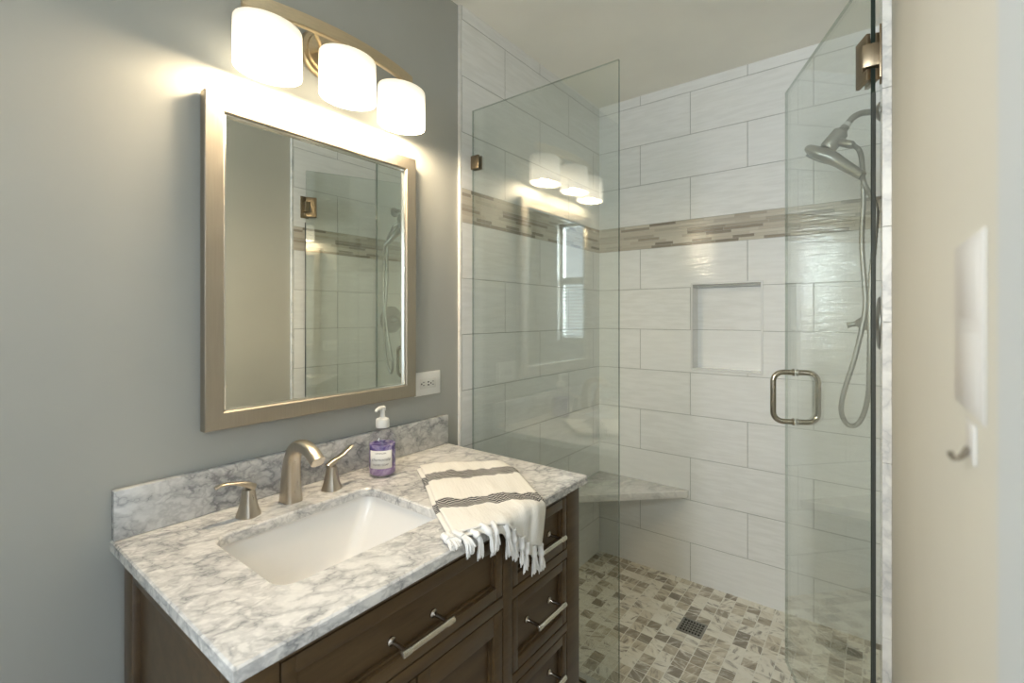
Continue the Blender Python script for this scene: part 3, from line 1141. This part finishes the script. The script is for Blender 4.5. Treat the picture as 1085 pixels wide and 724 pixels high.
# ------------------------------------------------------------------ switch and hook on the near right wall
def wallx(y):
    return XP + 0.0126 * (1.26 - y) / 1.025
t = thing('light_switch', 'ivory two-gang switch plate on the near right wall, out of focus', 'light switch', (wallx(0.325), 0.325, 1.288), math.radians(0.7))
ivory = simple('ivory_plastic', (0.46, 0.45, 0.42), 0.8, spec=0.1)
MB().box((-0.0008, -0.043, -0.0425), (-0.0002, 0.043, 0.0425), 0.0003).build('cover_plate', ivory, t)
for s, a in ((-1, 0.10), (1, -0.10)):
    b = MB().box((-0.00095, -0.028, -0.0165), (-0.0004, 0.028, 0.0165), 0.0001)
    b.build('rocker', ivory, t).location = (0, 0, s * 0.0205)
t = thing('wall_hook', 'small pale hook on the right wall just under the switch plate', 'hook', (wallx(0.316), 0.316, 1.229), math.radians(0.7))
MB().box((-0.0010, -0.012, -0.006), (-0.0002, 0.012, 0.0125), 0.0003).build('hook_plate', ivory, t)
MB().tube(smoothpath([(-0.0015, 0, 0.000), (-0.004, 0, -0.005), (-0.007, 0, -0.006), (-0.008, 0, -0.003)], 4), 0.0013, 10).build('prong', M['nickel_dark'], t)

# ------------------------------------------------------------------ fixed glass panel
GY = 1.329
def pane(mb, x0, x1, z0, z1, th, dark=1):
    """a pane lying in xz, green cut edges as second material"""
    q = bmesh.new()
    bmesh.ops.create_cube(q, size=1)
    for v in q.verts:
        v.co = Vector(((x0 + x1) / 2 + v.co.x * (x1 - x0), v.co.y * th, (z0 + z1) / 2 + v.co.z * (z1 - z0)))
    me = bpy.data.meshes.new('tmp')
    for f in q.faces:
        f.material_index = 0 if abs(f.normal.y) > 0.9 else (1 if f.normal.x * dark > 0.9 else 2)
    q.to_mesh(me); q.free()
    mb.bm.from_mesh(me)
    bpy.data.meshes.remove(me)
t = thing('glass_panel', 'fixed clear glass shower panel standing behind the vanity', 'shower panel', (0, GY, 0))
mb = MB(); pane(mb, 0.0135, 0.6065, 0.090, 2.066, 0.009); mb.build('pane', [M['glass'], clear_glass('panel_edge', (0.30, 0.36, 0.33), 0.12), M['edge_clear']], t, False)
def clip(x0, x1, z0, z1):
    mb = MB()
    for s in (-1, 1):
        y0, y1 = (0.0047, 0.0125) if s > 0 else (-0.0125, -0.0047)
        mb.box((x0, y0, z0), (x1, y1, z1), 0.0012)
    return mb.build('clip', M['bronze'], t)
clip(0.0125, 0.050, 1.843, 1.893)
clip(0.0125, 0.050, 0.35, 0.40)
clip(0.437, 0.490, 0.0885, 0.131)

# ------------------------------------------------------------------ swung-open glass door
HX, HY = 1.2155, 1.329
ang = math.atan2(0.916, -0.401)
t = thing('shower_door', 'frameless clear glass shower door swung inward with a loop handle', 'shower door', (HX, HY, 0), ang)
DW = 0.602
mb = MB(); pane(mb, 0.000, DW, 0.098, 2.066, 0.009, -1); mb.build('pane', [M['glass'], M['glass_edge'], M['edge_clear']], t, False)
# clear sweep along the hinge edge
MB().box((-0.0052, -0.0035, 0.10), (-0.0004, 0.0035, 1.79), 0.0008).build('seal_strip', simple('seal_vinyl', (0.05, 0.055, 0.05), 0.3), t)
# loop pull on both faces
mb = MB()
rr, cz0, cz1 = 0.0088, 0.9455, 1.1075
for s in (1, -1):
    y0, y1, cr = s * 0.0048, s * 0.066, 0.030
    pts = [(0.511, y0, cz0)]
    cy = y1 - s * cr
    for i in range(7):
        a = PI / 2 * i / 6
        pts.append((0.511, cy + s * cr * math.sin(a), cz0 + cr - cr * math.cos(a)))
    for i in range(7):
        a = PI / 2 * i / 6
        pts.append((0.511, cy + s * cr * math.cos(a), cz1 - cr + cr * math.sin(a)))
    pts.append((0.511, y0, cz1))
    mb.tube(pts, rr, 16, up=(1, 0, 0))
    for zz in (cz0, cz1):
        mb.lathe([(0, 0), (0.0118, 0), (0.0118, 0.0035), (0.0098, 0.005), (0, 0.005)], 18, Matrix.Translation((0.511, y0 * 0.99, zz)) @ Matrix.Rotation(-s * PI / 2, 4, 'X'))
mb.build('handle', brushed('door_pull_metal', (0.40, 0.36, 0.29), 0.24, 2), t)

def hinge(zc):
    mb = MB()
    # clamp plates on both faces of the glass, notched round the knuckle
    out = [(0.0, -0.052), (0.052, -0.052), (0.052, 0.052), (0.0, 0.052), (0.0, 0.027), (0.022, 0.027), (0.022, -0.027), (0.0, -0.027)]
    for y0, y1 in ((0.0047, 0.0135), (-0.0135, -0.0047)):
        mb.prism([(x, zc + z) for x, z in out], y0, y1, 1, 0.0012)
    mb.box((0.0262, 0.0047, zc - 0.020), (0.034, 0.0112, zc + 0.020), 0.001)
    o = mb.build('hinge', M['bronze'], t)
    # knuckle block and wall plate, square to the wall
    kb = MB()
    inv = Matrix.Translation((HX, HY, 0)) @ Matrix.Rotation(ang, 4, 'Z')
    inv = inv.inverted()
    kb.box((1.196, HY - 0.0125, zc - 0.0255), (1.2285, HY + 0.0125, zc + 0.0255), 0.002, 2, inv)
    kb.box((1.2265, HY - 0.0225, zc - 0.058), (1.2308, HY + 0.0225, zc + 0.058), 0.001, 2, inv)
    kb.build('wall_plate', M['bronze'], o)
hinge(1.872)
hinge(0.34)

# ------------------------------------------------------------------ corner bench
bz0, bz1 = 0.408, 0.442
o = MB().prism([(XL + 0.001, YB - 0.001), (XL + 0.001, 1.905), (0.03, 1.895), (0.492, YB - 0.018), (0.494, YB - 0.001)], bz0, bz1, 2, 0.003).build('corner_bench', M['marble_soft'])
tag(o, 'white marble triangular corner seat fixed low in the shower', 'shower seat')

# ------------------------------------------------------------------ drain
t = thing('floor_drain', 'square dark metal grate drain in the mosaic shower floor', 'drain', (0.6155, 2.0105, 0))
hs = 0.050
mb = MB()
for lo, hi in (((-hs, -hs, 0.0002), (hs, -hs + 0.009, 0.004)), ((-hs, hs - 0.009, 0.0002), (hs, hs, 0.004)), ((-hs, -hs + 0.009, 0.0002), (-hs + 0.009, hs - 0.009, 0.004)), ((hs - 0.009, -hs + 0.009, 0.0002), (hs, hs - 0.009, 0.004))):
    mb.box(lo, hi, 0.0008)
mb.build('rim', M['chrome'], t)
mb = MB()
for i in range(1, 7):
    c = -hs + 0.009 + (2 * hs - 0.018) * i / 7
    mb.box((c - 0.0016, -hs + 0.008, 0.0008), (c + 0.0016, hs - 0.008, 0.0034))
for i in range(1, 5):
    c = -hs + 0.009 + (2 * hs - 0.018) * i / 5
    mb.box((-hs + 0.008, c - 0.003, 0.0008), (hs - 0.008, c + 0.003, 0.0036))
mb.build('grate', M['chrome'], t)
MB().box((-hs + 0.002, -hs + 0.002, 0.0001), (hs - 0.002, hs - 0.002, 0.0007)).build('sump', M['dark'], t, False)

# ------------------------------------------------------------------ shower head
SY = 1.925
t = thing('handheld_shower', 'brushed nickel handheld shower head on a curved arm with hanging hose', 'shower head', (XR, SY, 1.949))
RX = Matrix.Rotation(-PI / 2, 4, 'Y')
MB().lathe([(0, 0.0005), (0.030, 0.0005), (0.030, 0.003), (0.022, 0.009), (0.012, 0.014), (0, 0.014)], 28, RX).build('flange', M['chrome'], t)
MB().tube(smoothpath([(-0.004, 0, 0.002), (-0.028, 0, 0.005), (-0.052, -0.010, 0.003), (-0.072, -0.020, -0.010), (-0.092, -0.032, -0.040)], 6), 0.0098, 14).build('arm', M['chrome'], t)
mb = MB()
mb.tube([(-0.083, -0.0265, -0.0265), (-0.0895, -0.0305, -0.0365)], 0.0112, 14)
mb.build('tape_ring', simple('thread_tape', (0.75, 0.75, 0.72), 0.6), t)
mb = MB()
mb.tube([(-0.0895, -0.0305, -0.036), (-0.097, -0.033, -0.047), (-0.0985, -0.0335, -0.049), (-0.101, -0.0345, -0.0525), (-0.103, -0.035, -0.055), (-0.136, -0.047, -0.100), (-0.140, -0.0485, -0.105)], [0.0125, 0.0135, 0.0165, 0.0185, 0.0235, 0.0255, 0.022], 18)
mb.tube([(-0.118, -0.040, -0.078), (-0.098, -0.050, -0.093), (-0.074, -0.062, -0.108), (-0.068, -0.065, -0.112)], [0.0115, 0.0125, 0.0125, 0.009], 14)
mb.build('diverter', M['chrome'], t)
# handheld: oval spray face on the left running into the grip
mb = MB()
ax = Vector((0.76, -0.37, -0.62)).normalized()
hc = Vector((-0.154, -0.052, -0.118))
ctrl = [(-0.053, 0.010, 0.010), (-0.050, 0.024, 0.014), (-0.038, 0.039, 0.016), (-0.015, 0.048, 0.0195), (0.010, 0.048, 0.022), (0.030, 0.039, 0.0225), (0.048, 0.027, 0.021), (0.07, 0.0195, 0.0185), (0.10, 0.0165, 0.0165), (0.13, 0.0150, 0.0150), (0.152, 0.0130, 0.013)]
pts = [hc + ax * a + Vector((0, 0, -0.16 * max(0, a - 0.05))) for a, _, _ in ctrl]
mb.tube(pts, [(r2, r1) for _, r1, r2 in ctrl], 22, True, None, up=(0, 0, 1))
mb.build('hand_shower', M['chrome'], t, True, 50)
nz = ax.cross(Vector((0, 0, 1)).cross(ax)).normalized() * -1
MB().lathe([(0, 0), (0.040, 0), (0.041, 0.003), (0.036, 0.006), (0, 0.007)], 28, Matrix.Translation(hc + nz * 0.0165) @ nz.to_track_quat('Z', 'Y').to_matrix().to_4x4()).build('spray_face', simple('spray_rubber', (0.22, 0.22, 0.21), 0.5), t)
end = pts[-1]
hose = [(-0.070, 0, -0.111), (-0.053, 0.0, -0.132), (-0.045, -0.002, -0.185), (-0.042, -0.004, -0.30), (-0.046, -0.006, -0.42), (-0.040, -0.01, -0.55), (-0.038, -0.012, -0.64), (-0.062, -0.012, -0.78), (-0.092, -0.010, -0.90), (-0.098, -0.006, -0.965),
        (-0.078, 0.0, -1.003), (-0.050, 0.004, -0.985), (-0.030, -0.004, -0.90), (-0.026, -0.014, -0.76), (-0.025, -0.014, -0.58), (-0.014, -0.006, -0.42), (-0.012, 0.0, -0.32), (end.x + 0.006, end.y + 0.085, end.z - 0.030), (end.x, end.y + 0.085, end.z)]
hose = [(x, y - 0.085 + (0.02 if z > -0.14 and x < -0.05 else 0.0), z) for x, y, z in hose]
hp = smoothpath(hose, 16)
MB().tube(hp, [0.0072 + 0.0007 * (1 if i % 2 else -1) for i in range(len(hp))], 12).build('hose', M['chrome'], t, True, 60)

# valve
t = thing('shower_valve', 'round brushed nickel shower valve with lever on the right tiled wall', 'shower valve', (XR, 1.90, 1.270))
MB().lathe([(0, 0.0005), (0.084, 0.0005), (0.084, 0.003), (0.076, 0.008), (0.040, 0.012), (0.028, 0.014), (0, 0.014)], 44, RX).build('escutcheon', M['chrome'], t)
mb = MB().lathe([(0, 0.010), (0.026, 0.010), (0.024, 0.030), (0.021, 0.046), (0.015, 0.056), (0.0085, 0.064), (0, 0.066)], 28, RX)
mb.tube([(-0.050, 0, 0), (-0.062, 0, -0.002), (-0.078, 0, -0.006), (-0.086, 0, -0.008)], [0.011, 0.008, 0.008, 0.010], 14)
mb.build('handle', M['chrome'], t)
